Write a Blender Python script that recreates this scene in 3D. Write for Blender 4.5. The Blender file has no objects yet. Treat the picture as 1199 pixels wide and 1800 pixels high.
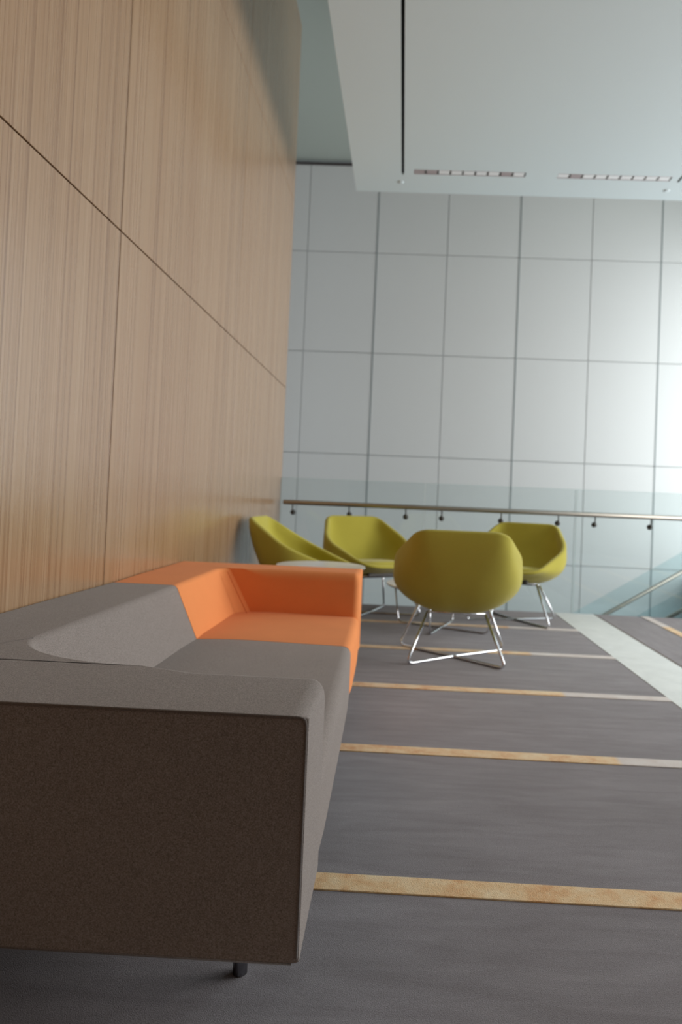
import bpy, bmesh, math, random
from mathutils import Vector, Matrix
from math import sin, cos, pi, radians
C = bpy.context.scene.collection
S = bpy.context.scene
random.seed(4)

# ------------------------------------------------------------------ camera
cam_d = bpy.data.cameras.new('camera'); cam = bpy.data.objects.new('camera', cam_d); C.objects.link(cam)
S.camera = cam
cam_d.sensor_fit = 'VERTICAL'; cam_d.sensor_height = 36.0; cam_d.sensor_width = 24.0
cam_d.lens = 24.0                       # 1200 px focal length on 1800 px of height
cam_d.shift_x = -77.5 / 1800.0; cam_d.shift_y = -50.0 / 1800.0
cam_d.clip_start = 0.05; cam_d.clip_end = 200
Yv = Vector((31.0, -27.0, 1200.0)).normalized()        # world Y seen from the camera (right, up, forward)
Zv = Vector((sin(.041), cos(.041), 0)); Zv = (Zv - Yv * Zv.dot(Yv)).normalized()
Xv = Yv.cross(Zv)
if Xv[0] < 0: Xv = -Xv
right = Vector((Xv[0], Yv[0], Zv[0])); up = Vector((Xv[1], Yv[1], Zv[1])); fwd = Vector((Xv[2], Yv[2], Zv[2]))
M = Matrix.Identity(4)
for i in range(3):
    M[i][0] = right[i]; M[i][1] = up[i]; M[i][2] = -fwd[i]
M[0][3], M[1][3], M[2][3] = 0, 0, .945
cam.matrix_world = M
cam_d.dof.use_dof = True; cam_d.dof.focus_distance = 1.42; cam_d.dof.aperture_fstop = 3.4

# ------------------------------------------------------------------ light and exposure
S.view_settings.view_transform = 'Standard'; S.view_settings.look = 'None'
S.view_settings.gamma = 1; S.view_settings.use_curve_mapping = False
S.view_settings.exposure = 0.36
w = bpy.data.worlds.new('sky'); S.world = w; w.use_nodes = True
w.node_tree.nodes['Background'].inputs[0].default_value = (.86, .94, 1.0, 1)
w.node_tree.nodes['Background'].inputs[1].default_value = .7

def area(name, loc, target, sx, sy, power, color):
    d = bpy.data.lights.new(name, 'AREA'); d.shape = 'RECTANGLE'; d.size = sx; d.size_y = sy
    d.energy = power; d.color = color
    o = bpy.data.objects.new(name, d); C.objects.link(o); o.location = loc
    o.rotation_euler = (Vector(target) - Vector(loc)).to_track_quat('-Z', 'Y').to_euler()
    return o
# daylight from the unseen right; hall lamp set close to grade the far wall
area('daylight_hall_added', (5.12, 8.2, 2.2), (0, 8.2, 2.1), 2.9, 5.2, 150, (.90, .98, 1.0))
area('window_daylight_lounge', (6.0, 4.0, 2.0), (0, 4.0, 1.6), 3.9, 2.9, 195, (1.0, .98, .96))

# ------------------------------------------------------------------ materials
def nodes(name):
    m = bpy.data.materials.new(name); m.use_nodes = True
    nt = m.node_tree; return m, nt, nt.nodes['Principled BSDF']
def N(nt, t, **kw):
    n = nt.nodes.new(t)
    for k, v in kw.items():
        if k in n.inputs: n.inputs[k].default_value = v
        else: setattr(n, k, v)
    return n
def L(nt, a, b): nt.links.new(a, b)
def rgb(h):
    f = lambda c: ((c / 255 + .055) / 1.055) ** 2.4 if c > 10 else c / 255 / 12.92
    return (f(h[0]), f(h[1]), f(h[2]), 1)
def ramp(nt, stops, interp='LINEAR'):
    r = nt.nodes.new('ShaderNodeValToRGB'); r.color_ramp.interpolation = interp
    e = r.color_ramp.elements
    while len(e) < len(stops): e.new(.5)
    for i, (p, c) in enumerate(stops): e[i].position = p; e[i].color = c
    return r
def coords(nt, scale, space='Object', rot=(0, 0, 0)):
    t = nt.nodes.new('ShaderNodeTexCoord'); mp = nt.nodes.new('ShaderNodeMapping')
    mp.inputs['Scale'].default_value = scale; mp.inputs['Rotation'].default_value = rot
    L(nt, t.outputs[space], mp.inputs[0]); return mp.outputs[0]
def plain(name, col, rough=.6, metal=0, spec=.5):
    m, nt, b = nodes(name)
    b.inputs['Base Color'].default_value = col; b.inputs['Roughness'].default_value = rough
    b.inputs['Metallic'].default_value = metal; b.inputs['Specular IOR Level'].default_value = spec
    v = coords(nt, (6, 6, 6)); n = N(nt, 'ShaderNodeTexNoise', Scale=2.0, Detail=3.0); L(nt, v, n.inputs['Vector'])
    mr = N(nt, 'ShaderNodeMapRange'); mr.inputs[3].default_value = rough * .92; mr.inputs[4].default_value = min(1, rough * 1.08)
    L(nt, n.outputs[0], mr.inputs[0]); L(nt, mr.outputs[0], b.inputs['Roughness'])
    return m

def fabric(name, c_lo, c_hi, scale=900, bump=.25, dist=.0006, sheen=.3):
    m, nt, b = nodes(name)
    v = coords(nt, (1, 1, 1))
    n = N(nt, 'ShaderNodeTexNoise', Scale=scale, Detail=3.0, Roughness=.7); L(nt, v, n.inputs['Vector'])
    n2 = N(nt, 'ShaderNodeTexNoise', Scale=6.0, Detail=2.0); L(nt, v, n2.inputs['Vector'])
    r = ramp(nt, [(.3, c_lo), (.7, c_hi)]); L(nt, n.outputs[0], r.inputs[0])
    mx = N(nt, 'ShaderNodeMixRGB', blend_type='MULTIPLY'); mx.inputs[0].default_value = .12
    L(nt, r.outputs[0], mx.inputs[1]); L(nt, n2.outputs[0], mx.inputs[2])
    L(nt, mx.outputs[0], b.inputs['Base Color'])
    b.inputs['Roughness'].default_value = .95; b.inputs['Specular IOR Level'].default_value = .2
    b.inputs['Sheen Weight'].default_value = sheen; b.inputs['Sheen Roughness'].default_value = .5
    bp = N(nt, 'ShaderNodeBump'); bp.inputs['Strength'].default_value = bump; bp.inputs['Distance'].default_value = dist
    L(nt, n.outputs[0], bp.inputs['Height']); L(nt, bp.outputs[0], b.inputs['Normal'])
    return m

def wood_mat():
    m, nt, b = nodes('zebra_veneer')
    t = nt.nodes.new('ShaderNodeTexCoord')
    oi = nt.nodes.new('ShaderNodeObjectInfo')
    def stretched(sx, sz, warp=0):
        mp = nt.nodes.new('ShaderNodeMapping'); mp.inputs['Scale'].default_value = (1, sx, sz)
        L(nt, t.outputs['Object'], mp.inputs[0])
        n = N(nt, 'ShaderNodeTexNoise', Scale=1.0, Detail=4.0, Roughness=.65, Distortion=warp); L(nt, mp.outputs[0], n.inputs['Vector'])
        return n.outputs[0]
    fine = stretched(150, .35); mid = stretched(60, .18); wide = stretched(5, .3); band = stretched(1.2, 1.6)
    r1 = ramp(nt, [(.30, rgb((146, 113, 84))), (.48, rgb((174, 142, 110))), (.70, rgb((190, 163, 134)))]); L(nt, fine, r1.inputs[0])
    r2 = ramp(nt, [(.30, rgb((170, 142, 118))), (.46, rgb((236, 228, 218))), (.70, rgb((250, 246, 238)))]); L(nt, mid, r2.inputs[0])
    mx = N(nt, 'ShaderNodeMixRGB', blend_type='MULTIPLY'); mx.inputs[0].default_value = .7
    L(nt, r1.outputs[0], mx.inputs[1]); L(nt, r2.outputs[0], mx.inputs[2])
    r3 = ramp(nt, [(.35, rgb((236, 222, 208))), (.65, (1, 1, 1, 1))]); L(nt, wide, r3.inputs[0])
    mx2 = N(nt, 'ShaderNodeMixRGB', blend_type='MULTIPLY'); mx2.inputs[0].default_value = .5
    L(nt, mx.outputs[0], mx2.inputs[1]); L(nt, r3.outputs[0], mx2.inputs[2])
    L(nt, mx2.outputs[0], b.inputs['Base Color'])
    mr = N(nt, 'ShaderNodeMapRange'); mr.inputs[3].default_value = .22; mr.inputs[4].default_value = .34
    L(nt, mid, mr.inputs[0]); L(nt, mr.outputs[0], b.inputs['Roughness'])
    b.inputs['Coat Weight'].default_value = .6; b.inputs['Coat Roughness'].default_value = .19
    bp = N(nt, 'ShaderNodeBump'); bp.inputs['Strength'].default_value = .15; bp.inputs['Distance'].default_value = .0004
    L(nt, fine, bp.inputs['Height']); L(nt, bp.outputs[0], b.inputs['Normal'])
    return m

def carpet_mat(name, along):
    m, nt, b = nodes(name)
    t = nt.nodes.new('ShaderNodeTexCoord')
    def nz(sc, detail=4, dist=0):
        mp = nt.nodes.new('ShaderNodeMapping'); mp.inputs['Scale'].default_value = sc
        L(nt, t.outputs['Object'], mp.inputs[0])
        n = N(nt, 'ShaderNodeTexNoise', Scale=1.0, Detail=detail, Roughness=.6, Distortion=dist); L(nt, mp.outputs[0], n.inputs['Vector']); return n.outputs[0]
    a = (3.5, 20, 1) if along == 'X' else (20, 3.5, 1)
    streak = nz(a, 5, .6); pile = nz((420, 420, 420), 3); blot = nz((1.6, 3, 1), 3)
    r = ramp(nt, [(.30, rgb((134, 128, 131))), (.52, rgb((144, 139, 142))), (.72, rgb((153, 148, 151)))]); L(nt, streak, r.inputs[0])
    rp = ramp(nt, [(.25, (.55, .55, .55, 1)), (.75, (1.25, 1.25, 1.25, 1))]); L(nt, pile, rp.inputs[0])
    mx = N(nt, 'ShaderNodeMixRGB', blend_type='MULTIPLY'); mx.inputs[0].default_value = .8
    L(nt, r.outputs[0], mx.inputs[1]); L(nt, rp.outputs[0], mx.inputs[2])
    rb = ramp(nt, [(.3, (.85, .84, .84, 1)), (.7, (1.05, 1.05, 1.06, 1))]); L(nt, blot, rb.inputs[0])
    mx2 = N(nt, 'ShaderNodeMixRGB', blend_type='MULTIPLY'); mx2.inputs[0].default_value = 1
    L(nt, mx.outputs[0], mx2.inputs[1]); L(nt, rb.outputs[0], mx2.inputs[2])
    L(nt, mx2.outputs[0], b.inputs['Base Color'])
    b.inputs['Roughness'].default_value = 1; b.inputs['Specular IOR Level'].default_value = .1
    b.inputs['Sheen Weight'].default_value = .25
    bp = N(nt, 'ShaderNodeBump'); bp.inputs['Strength'].default_value = .5; bp.inputs['Distance'].default_value = .003
    L(nt, pile, bp.inputs['Height']); L(nt, bp.outputs[0], b.inputs['Normal'])
    return m

def stripe_mat(name, axis, at, sign):
    m, nt, b = nodes(name)
    t = nt.nodes.new('ShaderNodeTexCoord')
    n1 = N(nt, 'ShaderNodeTexNoise', Scale=9.0, Detail=4.0, Roughness=.7); L(nt, t.outputs['Object'], n1.inputs['Vector'])
    n2 = N(nt, 'ShaderNodeTexNoise', Scale=300.0, Detail=2.0); L(nt, t.outputs['Object'], n2.inputs['Vector'])
    gold = ramp(nt, [(.32, rgb((222, 156, 88))), (.48, rgb((238, 198, 142))), (.66, rgb((246, 220, 176)))]); L(nt, n1.outputs[0], gold.inputs[0])
    pale = ramp(nt, [(.3, rgb((212, 196, 186))), (.7, rgb((228, 222, 216)))]); L(nt, n1.outputs[0], pale.inputs[0])
    sp = nt.nodes.new('ShaderNodeSeparateXYZ'); L(nt, t.outputs['Object'], sp.inputs[0])
    mr = N(nt, 'ShaderNodeMapRange'); mr.inputs[1].default_value = at - .01 * sign; mr.inputs[2].default_value = at + .01 * sign
    L(nt, sp.outputs[axis], mr.inputs[0])
    mx = N(nt, 'ShaderNodeMixRGB'); L(nt, mr.outputs[0], mx.inputs[0]); L(nt, gold.outputs[0], mx.inputs[1]); L(nt, pale.outputs[0], mx.inputs[2])
    rp = ramp(nt, [(.25, (.7, .7, .7, 1)), (.7, (1.1, 1.1, 1.1, 1))]); L(nt, n2.outputs[0], rp.inputs[0])
    m2 = N(nt, 'ShaderNodeMixRGB', blend_type='MULTIPLY'); m2.inputs[0].default_value = .6
    L(nt, mx.outputs[0], m2.inputs[1]); L(nt, rp.outputs[0], m2.inputs[2]); L(nt, m2.outputs[0], b.inputs['Base Color'])
    b.inputs['Roughness'].default_value = .8; b.inputs['Sheen Weight'].default_value = .3
    bp = N(nt, 'ShaderNodeBump'); bp.inputs['Strength'].default_value = .5; bp.inputs['Distance'].default_value = .003
    L(nt, n2.outputs[0], bp.inputs['Height']); L(nt, bp.outputs[0], b.inputs['Normal'])
    return m

def stone_mat(name, c1, c2, rough=.35):
    m, nt, b = nodes(name)
    v = coords(nt, (3, 3, 3))
    n = N(nt, 'ShaderNodeTexNoise', Scale=2.5, Detail=8.0, Roughness=.65, Distortion=.8); L(nt, v, n.inputs['Vector'])
    r = ramp(nt, [(.3, c1), (.7, c2)]); L(nt, n.outputs[0], r.inputs[0]); L(nt, r.outputs[0], b.inputs['Base Color'])
    b.inputs['Roughness'].default_value = rough
    return m

def glass_mat(name, tint, mix=.9):
    m = bpy.data.materials.new(name); m.use_nodes = True; nt = m.node_tree; nt.nodes.clear()
    out = nt.nodes.new('ShaderNodeOutputMaterial'); tr = nt.nodes.new('ShaderNodeBsdfTransparent'); gl = nt.nodes.new('ShaderNodeBsdfGlossy')
    n = N(nt, 'ShaderNodeTexNoise', Scale=1.5); r = ramp(nt, [(.4, tuple(t * .985 for t in tint[:3]) + (1,)), (.6, tint)])
    L(nt, n.outputs[0], r.inputs[0]); L(nt, r.outputs[0], tr.inputs[0])
    gl.inputs['Roughness'].default_value = .01
    fr = nt.nodes.new('ShaderNodeFresnel'); fr.inputs[0].default_value = 1.5
    mx = nt.nodes.new('ShaderNodeMixShader'); L(nt, fr.outputs[0], mx.inputs[0]); L(nt, tr.outputs[0], mx.inputs[1]); L(nt, gl.outputs[0], mx.inputs[2])
    L(nt, mx.outputs[0], out.inputs[0]); return m

WOOD = wood_mat()
CARPET_A = carpet_mat('lounge_carpet', 'X'); CARPET_B = carpet_mat('landing_carpet', 'Y')
STRIPE_A = stripe_mat('gold_and_pale_stripe', 0, .843, 1); STRIPE_B = stripe_mat('gold_and_pale_stripe_landing', 1, 5.577, 1)
STONE = stone_mat('pale_stone', rgb((222, 224, 220)), rgb((236, 238, 234)))
GREY = fabric('grey_wool_felt', rgb((102, 93, 88)), rgb((182, 170, 163)), 560, .6, .001, .15)
GREY_PIPE = fabric('grey_piping', rgb((84, 75, 70)), rgb((140, 130, 124)), 700)
ORANGE = fabric('orange_wool_felt', rgb((246, 148, 84)), rgb((252, 162, 102)), 700, .15, .0006, .05)
ORANGE_SEAM = fabric('orange_seam', rgb((196, 84, 30)), rgb((214, 100, 44)), 700)
OLIVE = fabric('olive_green_upholstery', rgb((182, 170, 62)), rgb((198, 188, 84)), 500, .12, .0005, .25)
CHROME = plain('chrome', (.75, .77, .80, 1), .12, 1)
DARK_CHROME = plain('dark_chrome', (.30, .30, .32, 1), .22, 1)
STEEL = plain('brushed_steel_rail', rgb((172, 166, 156)), .42, 1)
DARK_STEEL = plain('dark_fitting', (.09, .085, .08, 1), .4, .6)
PAINT = plain('white_plaster', rgb((212, 224, 227)), .7, 0, .3)
PAINT_C = plain('ceiling_plaster', rgb((172, 178, 170)), .75, 0, .3)
PANEL = plain('white_coated_glass_panel', rgb((208, 207, 205)), .38, 0, .4)
JOINT = plain('panel_joint_grey', rgb((176, 182, 182)), .6)
FIN = plain('fin_grey', rgb((140, 146, 146)), .6)
WOOD_BACK = plain('veneer_core_dark', rgb((92, 66, 44)), .7)
BLACK = plain('black_slot', (.008, .008, .008, 1), .6, 0, .1)
VENT = plain('vent_grey', rgb((170, 158, 160)), .5)
VENT_W = plain('vent_white', rgb((236, 238, 240)), .4)
TABLE = plain('white_laminate', rgb((238, 234, 230)), .25)
EDGE_AND_GAP_SHADE = plain('dark_laminate_edge_and_gap_shade', rgb((70, 62, 62)), .5)
LAVA = plain('lower_hall_floor', rgb((150, 155, 155)), .5)
GLASS = glass_mat('clear_guard_glass', (.955, .985, .985, 1))
GLASS_EDGE = plain('green_glass_edge', rgb((188, 216, 216)), .2)
STAIR_GLASS = glass_mat('stair_glass', (.90, .965, .975, 1))

# ------------------------------------------------------------------ helpers
def link(name, bm, mat, parent=None, smooth=False, loc=None):
    me = bpy.data.meshes.new(name)
    bmesh.ops.recalc_face_normals(bm, faces=bm.faces[:])
    bm.to_mesh(me); bm.free()
    if smooth:
        for p in me.polygons: p.use_smooth = True
    me.materials.append(mat)
    o = bpy.data.objects.new(name, me); C.objects.link(o)
    if parent: o.parent = parent
    if loc: o.location = loc
    return o
def struct(name, bm, mat, parent=None, smooth=False):
    o = link(name, bm, mat, parent, smooth)
    if not parent: o['kind'] = 'structure'
    return o
def thing(name, label, cat, loc=(0, 0, 0), rz=0, group=None):
    o = bpy.data.objects.new(name, None); C.objects.link(o); o.empty_display_size = .1
    o.location = loc; o.rotation_euler = (0, 0, rz); o['label'] = label; o['category'] = cat
    if group: o['group'] = group
    return o
def tag(o, label, cat, group=None):
    o['label'] = label; o['category'] = cat
    if group: o['group'] = group
    return o
def add_box(bm, x0, x1, y0, y1, z0, z1, bev=0, seg=2):
    vs = bmesh.ops.create_cube(bm, size=1)['verts']
    for v in vs:
        v.co = Vector((x0 + (v.co.x + .5) * (x1 - x0), y0 + (v.co.y + .5) * (y1 - y0), z0 + (v.co.z + .5) * (z1 - z0)))
    if bev:
        es = list({e for v in vs for e in v.link_edges})
        bmesh.ops.bevel(bm, geom=es, offset=bev, segments=seg, profile=.5, affect='EDGES')
def box(*a, **k):
    bm = bmesh.new(); add_box(bm, *a, **k); return bm
def add_tube(bm, pts, r, seg=12, cap=True):
    pts = [Vector(p) for p in pts]; rings = []; prev = None
    for i, p in enumerate(pts):
        t = (pts[min(i + 1, len(pts) - 1)] - pts[max(i - 1, 0)]).normalized()
        if prev is None:
            n = t.orthogonal().normalized()
        else:
            n = (prev - t * prev.dot(t)).normalized()
        prev = n; b = t.cross(n)
        rr = r[i] if isinstance(r, (list, tuple)) else r
        rings.append([bm.verts.new(p + (n * cos(2 * pi * k / seg) + b * sin(2 * pi * k / seg)) * rr) for k in range(seg)])
    for a, b in zip(rings, rings[1:]):
        for k in range(seg): bm.faces.new((a[k], a[(k + 1) % seg], b[(k + 1) % seg], b[k]))
    if cap: bm.faces.new(rings[0][::-1]); bm.faces.new(rings[-1])
def tube(pts, r, seg=12):
    bm = bmesh.new(); add_tube(bm, pts, r, seg); return bm
def fillet(pts, rad, n=6):
    out = [Vector(pts[0])]
    for i in range(1, len(pts) - 1):
        a, p, c = Vector(pts[i - 1]), Vector(pts[i]), Vector(pts[i + 1])
        ra = min(rad, (a - p).length * .45); rc = min(rad, (c - p).length * .45)
        s, e = p + (a - p).normalized() * ra, p + (c - p).normalized() * rc
        for k in range(n + 1):
            t = k / n; out.append(s * (1 - t) ** 2 + p * 2 * t * (1 - t) + e * t * t)
    out.append(Vector(pts[-1])); return out
def add_lathe(bm, prof, cx, cy, seg=48):
    rings = []
    for r, z in prof:
        rings.append([bm.verts.new((cx + r * cos(2 * pi * k / seg), cy + r * sin(2 * pi * k / seg), z)) for k in range(seg)])
    for a, b in zip(rings, rings[1:]):
        for k in range(seg): bm.faces.new((a[k], a[(k + 1) % seg], b[(k + 1) % seg], b[k]))
    bm.faces.new(rings[0][::-1]); bm.faces.new(rings[-1])

# ------------------------------------------------------------------ structure: floor
fl = struct('floor', box(-1.1, 7.9, -1.6, 6.07, -.35, -.012), PAINT)
ca = link('carpet', box(-1.1, 1.37, -1.6, 6.068, -.0118, 0), CARPET_A, fl); ca['kind'] = 'structure'
cb = link('carpet', box(1.728, 7.9, -1.6, 6.068, -.0118, 0), CARPET_B, fl); cb['kind'] = 'structure'
for k, yc in enumerate((-.09, .80, 1.689, 2.589, 3.461, 4.355, 5.250)):
    link('carpet_stripe', box(-1.1, 1.3695, yc - .037, yc + .037, -.008, .0035, bev=.0015, seg=1), STRIPE_A, fl)
for xc in (2.16, 3.05, 3.94):
    link('carpet_stripe', box(xc - .037, xc + .037, -1.6, 6.067, -.008, .0035, bev=.0015, seg=1), STRIPE_B, fl)
y = -1.6; ys = [-1.6, -.62, .38, 1.38, 2.38, 3.38, 4.38, 5.28, 6.068]
for a, b in zip(ys, ys[1:]):
    link('stone_slab', box(1.3705, 1.7185, a + .0008, b - .0008, -.0118, .002, bev=.0008, seg=1), STONE, fl)
link('metal_edge_strip', box(1.719, 1.7275, -1.6, 6.068, -.0118, .004), WOOD_BACK, fl)
struct('floor_lower', box(-6, 7.9, 5.9, 10.2, -3.9, -3.7), LAVA)

# ------------------------------------------------------------------ structure: wood veneer wall on the left, panel by panel
wl = struct('wall_left', box(-1.30, -1.116, -1.6, 6.13, -.35, 5.25), WOOD_BACK)
zs = [-.0, .198, 1.908, 3.618, 5.245]; ysn = [-1.6, -1.12, .70, 2.522, 4.341, 6.135]
for i, (z0, z1) in enumerate(zip(zs, zs[1:])):
    for y0, y1 in zip(ysn, ysn[1:]):
        link('wood_panel', box(-1.116, -1.10, y0 + .0025, y1 - .0025, z0 + .003, z1 - .003, bev=.001, seg=1), WOOD, wl)
link('end_trim', box(-1.30, -1.1005, 6.1365, 6.15, -.35, 5.245), WOOD, wl)
struct('wall_rear', box(-1.3, 7.9, -1.8, -1.6, -.35, 6.1), WOOD_BACK)

# ------------------------------------------------------------------ structure: far wall of the stair hall, coated glass panels
wb = struct('wall_far', box(-6, 7.9, 10.03, 10.2, -3.9, 6.1), JOINT)
xs = [-5.70, -4.665, -3.63, -2.595, -1.56, -.53, .505, 1.57, 2.62, 3.635, 4.67, 5.19]
zz = [-3.7, -2.91, -1.416, .078, 1.568, 3.07, 4.556, 5.85]
strong = {-.53, 1.57, 3.635, -2.595, 5.70}
for a, b in zip(xs, xs[1:]):
    ga = .008 if a in strong else .004; gb = .008 if b in strong else .004
    for z0, z1 in zip(zz, zz[1:]):
        link('glass_panel', box(a + ga, b - gb, 10.0, 10.03, z0 + .004, z1 - .004, bev=.003, seg=1), PANEL, wb)
for a in sorted(strong):
    link('vertical_fin', box(a - .008, a + .008, 9.995, 10.03, -3.7, 5.85), FIN, wb)
link('shadow_gap_strip', box(-6, 7.9, 9.99, 10.03, 5.85, 5.885), EDGE_AND_GAP_SHADE, wb)  # solid dark strip; shade of the recess put into its colour
struct('ceiling', box(-6, 8, 6.0, 10.2, 5.93, 6.1), PAINT_C)
struct('ceiling_upper', box(-6, 8, -1.8, 6.0, 5.93, 6.1), PAINT_C)
bm = bmesh.new()
add_box(bm, 5.2, 5.4, 6.15, 6.5, -3.9, 5.93); add_box(bm, 5.2, 5.4, 9.72, 10.03, -3.9, 5.93)
add_box(bm, 5.2, 5.4, 6.5, 9.72, 4.9, 5.93); add_box(bm, 5.2, 5.4, 6.5, 9.72, -3.9, -.45)
wr = struct('wall_right_added', bm, PAINT)  # unseen end wall added around the hall lamp to give it an opening
wn = struct('window_added_1', box(5.22, 5.27, 6.5, 6.56, -.45, 4.90), STEEL);  # unseen window frame added to go with the hall lamp
bm = bmesh.new()
for a, b, c, d in ((9.66, 9.72, -.45, 4.90), (6.5, 9.72, -.45, -.39), (6.5, 9.72, 4.84, 4.90), (8.08, 8.14, -.45, 4.90)): add_box(bm, 5.22, 5.27, a, b, c, d)
link('window_frame_added', bm, STEEL, wn)
struct('wall_hall_left', box(-6.2, -6.0, -1.8, 10.2, -3.9, 6.1), WOOD_BACK)  # unseen wall; its dark brown is chosen to cut bounce light

# ------------------------------------------------------------------ structure: dropped ceiling over the lounge with slots
zc = 3.70
def soffit():
    bm = bmesh.new()
    # left strip, slot, middle, slot, right; the two grooves are real recesses
    X0, XA, XB, XC, XD, X1 = -.53, -.1225, -.1005, 2.189, 2.211, 7.9
    yb, yf, ye = 6.085, -1.6, 5.745
    vy0, vy1 = 5.652, 5.732
    def slab(x0, x1, y0, y1): add_box(bm, x0, x1, y0, y1, zc, zc + .06)
    slab(X0, XA, yf, yb); slab(XA, XB, ye, yb); slab(XC, XD, ye, yb); slab(XD, X1, yf, yb)
    # middle field cut around the two air slots
    cuts = [(-.018, .919), (1.185, 2.126)]
    slab(XB, XC, yf, vy0); slab(XB, XC, vy1, yb)
    slab(XB, cuts[0][0], vy0, vy1); slab(cuts[0][1], cuts[1][0], vy0, vy1); slab(cuts[1][1], XC, vy0, vy1)
    add_box(bm, X0, X1, yf, yb, zc + .06, zc + .34)
    return bm
so = struct('ceiling_soffit', soffit(), PAINT)
for x0, x1 in ((-.1225, -.1005), (2.189, 2.211)):
    o = tag(link('linear_slot', box(x0 + .001, x1 - .001, -1.59, 5.744, zc + .012, zc + .05), BLACK),
            'long black linear track slot recessed in white ceiling, ' + ('above the front chair' if x0 < 1 else 'cut off at the right frame edge'), 'ceiling slot', 'black slots in the dropped ceiling')
for k, (x0, x1) in enumerate(((-.018, .919), (1.185, 2.126))):
    t = thing('ceiling_vent', ('narrow linear ceiling vent with dim cells, beside the long black slot', 'narrow linear ceiling vent with brighter white cells, nearer the right edge')[k],
              'ceiling vent', ((x0 + x1) / 2, 5.692, zc), 0, 'linear vents in the dropped ceiling')
    h = (x1 - x0) / 2; d = .040
    link('plenum', box(-h, h, -d, d, .035, .045), VENT, t)
    bm = bmesh.new()
    add_box(bm, -h, h, -d, -d + .006, .0, .04); add_box(bm, -h, h, d - .006, d, .0, .04)
    link('vent_frame', bm, VENT, t)
    n = 9; cell = 2 * h / n
    for i in range(n):
        a = -h + i * cell
        link('divider', box(a + cell - .012, a + cell - .002, -d + .006, d - .006, .001, .034), DARK_STEEL, t)
        blank = (i == 0) if k == 0 else (i == 1)
        mat = VENT if blank or (k == 0 and i in (1, 7)) else VENT_W
        link('deflector', box(a + .003, a + cell - .014, -d + .010, d - .012, -.001 if blank else .0005, .012), mat, t)
for k, (x, yy) in enumerate(((-.128, 5.884), (2.168, 5.899))):
    bm = bmesh.new(); add_lathe(bm, [(.022, zc - .006), (.026, zc - .003), (.026, zc + .001)], x, yy, 24)
    tag(link('sprinkler_cap', bm, PAINT, None, True), ('small white disc on the ceiling at the end of the long black slot', 'small white disc on the ceiling near the right edge, below the short black slot')[k], 'sprinkler', 'ceiling discs')

# ------------------------------------------------------------------ glass guard at the floor edge and its handrail
gy = 6.085
gx = [(-1.090, .1895), (.2045, 1.525), (1.540, 2.86), (2.875, 4.195)]
gl = ['clear glass guard panel at the wood wall, leftmost of the row', 'clear glass guard panel in the middle, behind the front olive chair',
      'clear glass guard panel on the right, in front of the stair rails', 'clear glass guard panel beyond the right edge of the frame']
for (a, b), lb in zip(gx, gl):
    t = thing('guard_panel', lb, 'glass panel', ((a + b) / 2, gy, 0), 0, 'glass guard panels along the floor edge')
    h = (b - a) / 2
    link('glass_pane', box(-h, h, -.006, .006, -.30, 1.09), GLASS, t)
    bm = bmesh.new(); add_box(bm, -h - .002, -h, -.0061, .0061, -.30, 1.09); add_box(bm, h, h + .002, -.0061, .0061, -.30, 1.09)
    add_box(bm, -h, h, -.0061, .0061, 1.09, 1.092)
    link('polished_edge', bm, GLASS_EDGE, t)
ry, rz_ = 6.015, .875
t = thing('handrail', 'long round brushed metal handrail running along the glass guard', 'handrail', (0, ry, rz_))
link('rail', tube([(-1.055, 0, 0), (-1.05, 0, 0), (4.2, 0, 0)], [.017, .021, .021], 20), STEEL, t, True)
for x in (-.97, -.468, .032, .349, .870, 1.368, 1.687, 2.172, 2.69, 3.0, 3.5):
    bm = bmesh.new()
    add_tube(bm, fillet([(x, 0, -.018), (x, 0, -.083), (x, .045, -.088)], .01, 3), .006, 8)
    link('bracket', bm, DARK_STEEL, t, True)
    bm = bmesh.new(); bmesh.ops.create_uvsphere(bm, u_segments=16, v_segments=10, radius=.024)
    for v in bm.verts: v.co = Vector((x + v.co.x, .034 + v.co.y * .95, -.088 + v.co.z))
    link('standoff', bm, DARK_STEEL, t, True)

# ------------------------------------------------------------------ stair behind the glass, rising to the right
def zrail(x): return -1.635 + .615 * x
def slanted(x0, x1, z0a, z1a, y0, y1):
    bm = bmesh.new()
    q = [(x0, z0a + .615 * x0), (x1, z0a + .615 * x1), (x1, z1a + .615 * x1), (x0, z1a + .615 * x0)]
    va = [bm.verts.new((x, y0, z)) for x, z in q]; vb = [bm.verts.new((x, y1, z)) for x, z in q]
    bm.faces.new(va); bm.faces.new(vb[::-1])
    for k in range(4): bm.faces.new((va[k], va[(k + 1) % 4], vb[(k + 1) % 4], vb[k]))
    return bm
for Y, lb, sgn in ((7.60, 'slanted metal stair handrail behind the glass, longer far one', 1), (6.52, 'slanted metal stair handrail behind the glass, short bit at the right edge', -1)):
    o = tag(link('stair_handrail', tube([(-.6, Y, zrail(-.6)), (1.8, Y, zrail(1.8)), (4.1, Y, zrail(4.1))], .021, 14), STEEL, None, True), lb, 'handrail', 'stair handrails')
    t = thing('stair_guard', ('tinted slanted glass stair guard under the far stair rail' if sgn > 0 else 'tinted slanted glass stair guard nearest the floor edge'), 'glass panel', (0, 0, 0), 0, 'stair guards')
    g0 = Y + .05 * sgn
    for a, b in ((-.6, .65), (.665, 1.90), (1.915, 3.15), (3.165, 4.1)):
        link('glass_pane', slanted(a, b, -2.75, -1.43, g0 - .006, g0 + .006), STAIR_GLASS, t)
bm = bmesh.new()
for k in range(16):
    x1 = 4.08 - k * .28; z1 = -.003 - k * .172
    add_box(bm, x1 - .28, x1 + .02, 6.60, 7.52, z1 - .172 - .04, z1 - .172)
st = struct('trim_stair_treads', bm, STONE)
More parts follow.
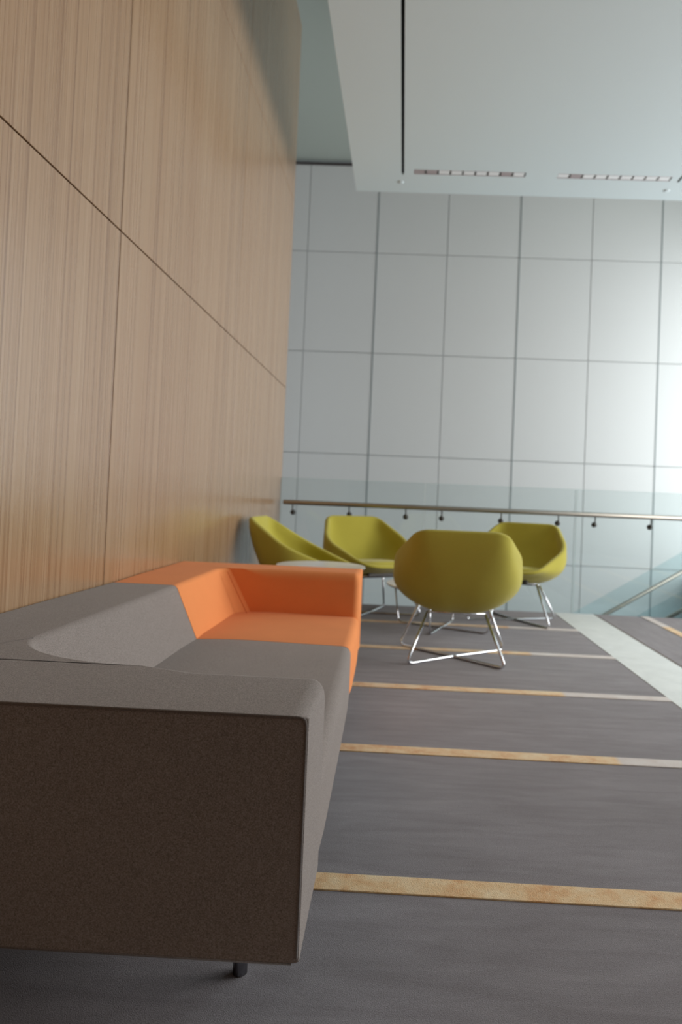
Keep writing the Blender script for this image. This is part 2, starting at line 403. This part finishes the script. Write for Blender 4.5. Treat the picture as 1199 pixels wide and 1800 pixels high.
link('stringer', slanted(-.45, 4.08, -2.98, -2.70, 6.58, 6.60), PAINT, st); link('stringer', slanted(-.45, 4.08, -2.98, -2.70, 7.52, 7.54), PAINT, st)
struct('floor_landing', box(4.2, 5.19, 6.07, 10.0, -.35, -.003), PAINT)

# ------------------------------------------------------------------ the modular sofa
ZB, ZT, ZS = .188, .585, .383
XW = -1.092
def xf(y): return -.137 - .021 * (y - 1.11)
def rpoly(cs, rads, inset=0, wts=None, n=5):
    """closed rounded polygon in 2D (CCW), corners moved inwards by inset*weight"""
    m = len(cs); P = [Vector(c) for c in cs]; Q = []
    wts = wts or [1] * m
    for i in range(m):
        a, p, c = P[i - 1], P[i], P[(i + 1) % m]
        d1 = (p - a).normalized(); d2 = (c - p).normalized()
        n1 = Vector((-d1.y, d1.x)); n2 = Vector((-d2.y, d2.x))
        den = 1 + n1.dot(n2)
        Q.append(p + (n1 + n2) / max(den, .2) * inset * wts[i])
    out = []
    for i in range(m):
        a, p, c = Q[i - 1], Q[i], Q[(i + 1) % m]
        r = max(rads[i] - inset * .5 * wts[i], .0003)
        s, e = p + (a - p).normalized() * r, p + (c - p).normalized() * r
        for k in range(n + 1):
            t = k / n; q = 1 - t
            out.append(s * q * q + p * 2 * q * t * .92 + (s + e) * .5 * 2 * q * t * .08 + e * t * t)
    return out
def loft(rings, closed_caps=True):
    bm = bmesh.new(); R = [[bm.verts.new(p) for p in r] for r in rings]; n = len(R[0])
    for a, b in zip(R, R[1:]):
        for k in range(n): bm.faces.new((a[k], a[(k + 1) % n], b[(k + 1) % n], b[k]))
    bm.faces.new(R[0][::-1]); bm.faces.new(R[-1]); return bm
def smooth_angle(o, deg=32):
    me = o.data
    for p in me.polygons: p.use_smooth = True
    try: me.set_sharp_from_angle(angle=radians(deg))
    except Exception: pass
    wm = o.modifiers.new('even_normals', 'WEIGHTED_NORMAL'); wm.keep_sharp = True

def seat_block(y0, y1, mat, root):
    # section in X-Z, lofted along Y; the front face bulges a little
    rings = []
    for i, s in enumerate([0, .15, .5, .85, 1]):
        y = y0 + (y1 - y0) * s; x = xf(y); bul = .012 * sin(pi * s)
        ins = .004 if i in (0, 4) else 0
        sec = rpoly([(x, ZB), (x + bul, (ZB + ZS) / 2), (x, ZS), (-.62, ZS + .008), (-.80, ZS), (-.80, ZB)][::1],
                    [.012, .05, .035, .08, .01, .01], ins)
        rings.append([Vector((p.x, y, p.y)) for p in sec])
    o = link('seat', loft(rings), mat, root); smooth_angle(o, 40); return o

def round_arm(yo, yi, mat, root, ztop=ZT, name='armrest', free_x=-.74):
    """end slab: section in Y-Z lofted along X from the wall side to the rounded front end. yo = outer face, yi = inner face"""
    sgn = 1 if yi > yo else -1
    xfr = xf(yo); R = .030; rings = []
    stations = [(XW, 0), (free_x, 0), (free_x + .12, 0), (-.25, 0)]
    for k in range(0, 9):
        a = k / 8 * pi / 2; stations.append((xfr - R + R * sin(a), R * (1 - cos(a))))
    for x, ins in stations:
        ri = .045 if x > free_x + .1 else .0004
        cs = [(yo, ZB), (yi, ZB), (yi, ztop), (yo, ztop)]
        rd = [.006, .02, ri, .007]; wt = [.12, 1, 1, .12]
        if sgn < 0:
            cs = [(c[0], c[1]) for c in (cs[1], cs[0], cs[3], cs[2])]; rd = [.02, .006, .007, ri]; wt = [1, .12, .12, 1]
        sec = rpoly(cs, rd, ins, wt)
        rings.append([Vector((x, p.x, p.y)) for p in sec])
    o = link(name, loft(rings), mat, root); smooth_angle(o, 40); return o

def back_part(y0, y1, arm_y, mat, root, top_r=(.07, .07)):
    """backrest whose inner slanted face turns through a rounded corner into the arm (arm_y = arm's inner face)"""
    xt, xs_ = -.845, -.745
    sgn = 1 if arm_y > y0 + .4 else -1      # arm at the far end (+) or near end (-)
    free = y0 if sgn > 0 else y1
    R = .10; RX, RY = top_r
    st = [(xs_, free + (arm_y - sgn * R - free) * s, xt, free + (arm_y - sgn * RY - free) * s) for s in (0, .5, 1)]
    for k in range(1, 15):
        a = k / 14 * pi / 2 * .985
        st.append((xs_ + R * (1 - cos(a)), arm_y - sgn * R * (1 - sin(a)), xt + RX * (1 - cos(a)), arm_y - sgn * RY * (1 - sin(a))))
    rings = []
    for i, (xb, yb, xu, yu) in enumerate(st):
        ex = .004 if i == 0 else 0
        sec = rpoly([(xb - ex, ZB + .02), (xb - ex, ZS - .03), (xu - ex, ZT - ex), (XW, ZT - ex), (XW, ZB + .02)], [.004, .004, .016, .004, .004])
        ring = []
        for p in sec:
            f = max(0, min(1, (p.y - ZS) / (ZT - ZS)))
            ring.append(Vector((p.x, yb + (yu - yb) * f, p.y)))
        rings.append(ring)
    o = link('backrest', loft(rings), mat, root); smooth_angle(o, 40); return o

def leg_at(x, y, root):
    bm = bmesh.new(); add_lathe(bm, [(.0125, 0), (.0145, .002), (.0145, ZB + .01)], x, y, 24)
    link('leg', bm, DARK_CHROME, root, True)
def pipe(pts, root, mat, r=.0024):
    o = link('piping', tube(fillet(pts, .012, 4), r, 8), mat, root, True); return o

g = thing('sofa_section', 'grey felt sofa section with a square armrest, nearest the camera by the wood wall', 'sofa', (0, 0, 0), 0, 'two modules of the lounge sofa')
YG0, YG1, YO1 = 1.11, 2.588, 3.44
AG = 1.382
seat_block(AG - .02, YG1 - .002, GREY, g)
back_part(AG - .01, YG1 - .002, AG - .006, GREY, g, (.36, .24))
round_arm(YG0, AG, GREY, g, free_x=-.52)
x1 = xf(YG0)
pipe([(XW + .02, YG0 + .0005, ZT - .001), (x1 - .008, YG0 + .0005, ZT - .001), (x1 - .004, YG0 + .0015, ZT - .012), (x1 - .004, YG0 + .0015, ZB + .012)], g, GREY_PIPE)
pipe([(XW + .02, YG0 + .002, ZB + .001), (x1 - .012, YG0 + .002, ZB + .001)], g, GREY_PIPE, .002)
link('mitre_seam', tube([(XW + .015, YG0 + .02, ZT - .0006), (-.85, AG + .20, ZT - .0006)], .0013, 6), GREY_PIPE, g)
for x, y in ((-.282, 1.357), (-.96, 1.357), (-.282, 2.45), (-.96, 2.45)): leg_at(x, y, g)

o_ = thing('sofa_section', 'orange felt sofa section with an end armrest, behind the grey section', 'sofa', (0, 0, 0), 0, 'two modules of the lounge sofa')
AO = 3.215
seat_block(YG1 + .002, AO + .02, ORANGE, o_)
back_part(YG1 + .002, AO + .01, AO + .006, ORANGE, o_)
round_arm(YO1, AO, ORANGE, o_)
link('corner_seam', tube([(-.80, AO - .052, ZT - .012), (-.70, AO - .060, ZS + .004)], .0018, 6), ORANGE_SEAM, o_)
for x, y in ((-.30, 2.72), (-.96, 2.72), (-.32, 3.22), (-.96, 3.3)): leg_at(x, y, o_)

# ------------------------------------------------------------------ olive lounge chairs
def rim_pts(n_per=10):
    # corners of the six-sided rim (x, y, z), chair faces +y
    cs = [(.255, -.375, .765), (.402, -.085, .585), (.245, .365, .412), (-.245, .365, .412), (-.402, -.085, .585), (-.255, -.375, .765)]
    fr = [.26, .42, .42, .42, .42, .26]
    out = []; m = len(cs)
    for i in range(m):
        a, p, c = (Vector(cs[i - 1]), Vector(cs[i]), Vector(cs[(i + 1) % m]))
        ra = min(.14 if abs(p.z - .765) > .01 else .075, (a - p).length * .48); rc = min(.14 if abs(p.z - .765) > .01 else .075, (c - p).length * .48)
        s, e = p + (a - p).normalized() * ra, p + (c - p).normalized() * rc
        for k in range(9):
            t = k / 8; out.append(s * (1 - t) ** 2 + p * 2 * t * (1 - t) + e * t * t)
        e2 = cs[(i + 1) % m]; nx = Vector(cs[(i + 2) % m]) if False else None
        q = Vector(e2); rq = min(.14 if abs(q.z - .765) > .01 else .075, (q - p).length * .48)
        s2 = q + (p - q).normalized() * rq
        for k in range(1, 8):
            t = k / 8; out.append(e * (1 - t) + s2 * t)
    return out
def shell_mesh():
    rim = rim_pts(); n = len(rim)
    soft = [p.copy() for p in rim]
    for _ in range(26): soft = [(soft[i - 2] + soft[i - 1] + soft[i] + soft[(i + 1) % n] + soft[(i + 2) % n]) / 5 for i in range(n)]
    # the smoothed outline keeps the size of the rim
    kx = .405 / max(p.x for p in soft); ky = .70 / (max(p.y for p in soft) - min(p.y for p in soft))
    soft = [Vector((p.x * kx, p.y * ky, p.z)) for p in soft]
    Cy = -.02; rings = []; th = .042; K = 18
    def wrap(p, q, ph, e0, e1, zb0, zb1):
        b = max(0, min(1, (-p.y + .10) / .5)); b = b * b * (3 - 2 * b)
        e = e0 - e1 * b * (1 - .6 * min(1, abs(p.x) / .3) ** 2)
        s = max(cos(ph), 0) ** (2 / e); tt = sin(ph) ** (2 / e)
        w = min(1, tt * 1.7); w = w * w * (3 - 2 * w)
        px, py, pz = p.x + (q.x - p.x) * w, p.y + (q.y - p.y) * w, p.z + (q.z - p.z) * w * .6
        y = Cy + (py - Cy) * s
        zb = zb0 + zb1 * max(-.3, min(.3, y))
        return Vector((px * s, y, pz - (pz - zb) * tt))
    for j in range(K, -1, -1):
        ph = j / K * pi / 2 * .985
        rings.append([wrap(p, q, ph, 2.45, .42, .298, .19) for p, q in zip(rim, soft)])
    for k in range(1, 7):
        a = k / 6 * pi; ring = []
        for p in rim:
            d = Vector((-p.x, Cy - p.y, 0)).normalized()
            ring.append(Vector(p) + d * (th / 2 * (1 - cos(a))) + Vector((0, 0, th / 2 * sin(a) * .85)))
        rings.append(ring)
    inner = rings[-1]
    softi = [q * .9 for q in soft]
    for p, q in zip(softi, soft): p.z = q.z
    for j in range(1, K + 1):
        ph = j / K * pi / 2 * .985
        rings.append([wrap(p, q, ph, 2.7, .7, .365, .12) for p, q in zip(inner, softi)])
    return loft(rings)
def cushion_mesh():
    bm_r = []
    n = 48
    def outline(sc):
        pts = []
        for k in range(n):
            a = 2 * pi * k / n; c, s = cos(a), sin(a)
            x = .235 * abs(c) ** .55 * (1 if c >= 0 else -1) * sc
            y = .225 * abs(s) ** .6 * (1 if s >= 0 else -1) * sc
            wid = 1 - .10 * (y / .225 if y > 0 else 0)
            pts.append((x * wid, y + .045))
        return pts
    rings = []
    for sc, z in ((.90, .340), (.985, .360), (1.0, .385), (.985, .402), (.94, .413), (.80, .421), (.55, .426), (.25, .428)):
        rings.append([Vector((x, y, z + .012 + .06 * y)) for x, y in outline(sc)])
    return loft(rings)
SHELL = None
def make_chair(name, label):
    global SHELL
    t = thing(name, label, 'chair', (0, 0, 0), 0, 'four olive lounge chairs around the low tables')
    link('shell', shell_mesh(), OLIVE, t, True)
    link('seat_cushion', cushion_mesh(), OLIVE, t, True)
    bm = bmesh.new(); add_box(bm, -.130, .130, -.03, .19, .288, .325, bev=.008)
    for v in bm.verts: v.co.z += .15 * v.co.y
    link('mounting_plate', bm, DARK_STEEL, t)
    r = .0085
    nb, nf = (-.282, -.245, .0085), (.282, -.245, .0085); fb, ff = (-.335, .265, .0085), (.335, .265, .0085)
    def top(p): return (p[0] * .60, .035 + p[1] * .52, .300 + .15 * (.035 + p[1] * .52))
    for a, b, dz in ((nb, ff, 0), (nf, fb, .0001)):
        pts = fillet([top(a), (a[0], a[1], a[2]), (0, .01, .008 + dz), (b[0], b[1], b[2]), top(b)], .05, 6)
        link('wire_leg_loop', tube(pts, r, 12), CHROME, t, True)
    for a, b in ((nb, nf), (fb, ff)):
        link('top_bar', tube([top(a), top(b)], r, 10), CHROME, t, True)
    return t
def dup(root, loc, rz, label):
    r = root.copy(); C.objects.link(r); r.location = loc; r.rotation_euler = (0, 0, rz); r['label'] = label
    for ch in list(root.children):
        c = ch.copy(); C.objects.link(c); c.parent = r
    return r
chairA = make_chair('lounge_chair', 'olive green lounge chair in front, seen from behind, its back to the camera')
chairA.location = (.345, 4.15, 0); chairA.rotation_euler = (0, 0, radians(-1))
dup(chairA, (-.235, 5.60, 0), radians(180 + 32), 'olive green lounge chair with its seat facing right, in the middle by the glass guard')
dup(chairA, (.950, 5.60, 0), radians(180 - 23), 'olive green lounge chair on the right, facing the camera beside the stone strip')
dup(chairA, (-.655, 4.80, 0), radians(-90 - 2), 'olive green lounge chair in side view, leftmost, against the wood wall')

# ------------------------------------------------------------------ tables
def table(name, label, cx, cy, z, rad, feet, cat='table', topm=TABLE, splay=.9):
    t = thing(name, label, cat, (cx, cy, 0), 0)
    bm = bmesh.new(); add_lathe(bm, [(rad - .012, z - .018), (rad - .001, z - .009), (rad, z - .004), (rad - .003, z)], 0, 0, 72)
    o = link('tabletop', bm, topm, t); smooth_angle(o, 40)
    bm = bmesh.new(); add_lathe(bm, [(rad - .03, z - .024), (rad - .012, z - .0178)], 0, 0, 64); link('underside', bm, EDGE_AND_GAP_SHADE, t, True)
    f = [(x - cx, y - cy, .007) for x, y in feet]
    def top(p): return (p[0] * splay, p[1] * splay, z - .024)
    for a, b in ((0, 2), (1, 3)):
        pts = fillet([top(f[a]), f[a], f[b], top(f[b])], .035, 5)
        link('wire_leg_loop', tube(pts, .0065, 10), CHROME, t, True)
    return t
table('coffee_table', 'low round pale coffee table half hidden behind the front olive chair', .325, 5.08, .325, .42,
      [(.005, 5.25), (.228, 4.80), (.645, 4.92), (.425, 5.36)], splay=1.12)
table('side_table', 'round glossy white side table just behind the orange armrest', -.470, 4.07, .53, .266,
      [(-.65, 4.24), (-.65, 3.90), (-.31, 3.90), (-.31, 4.24)])
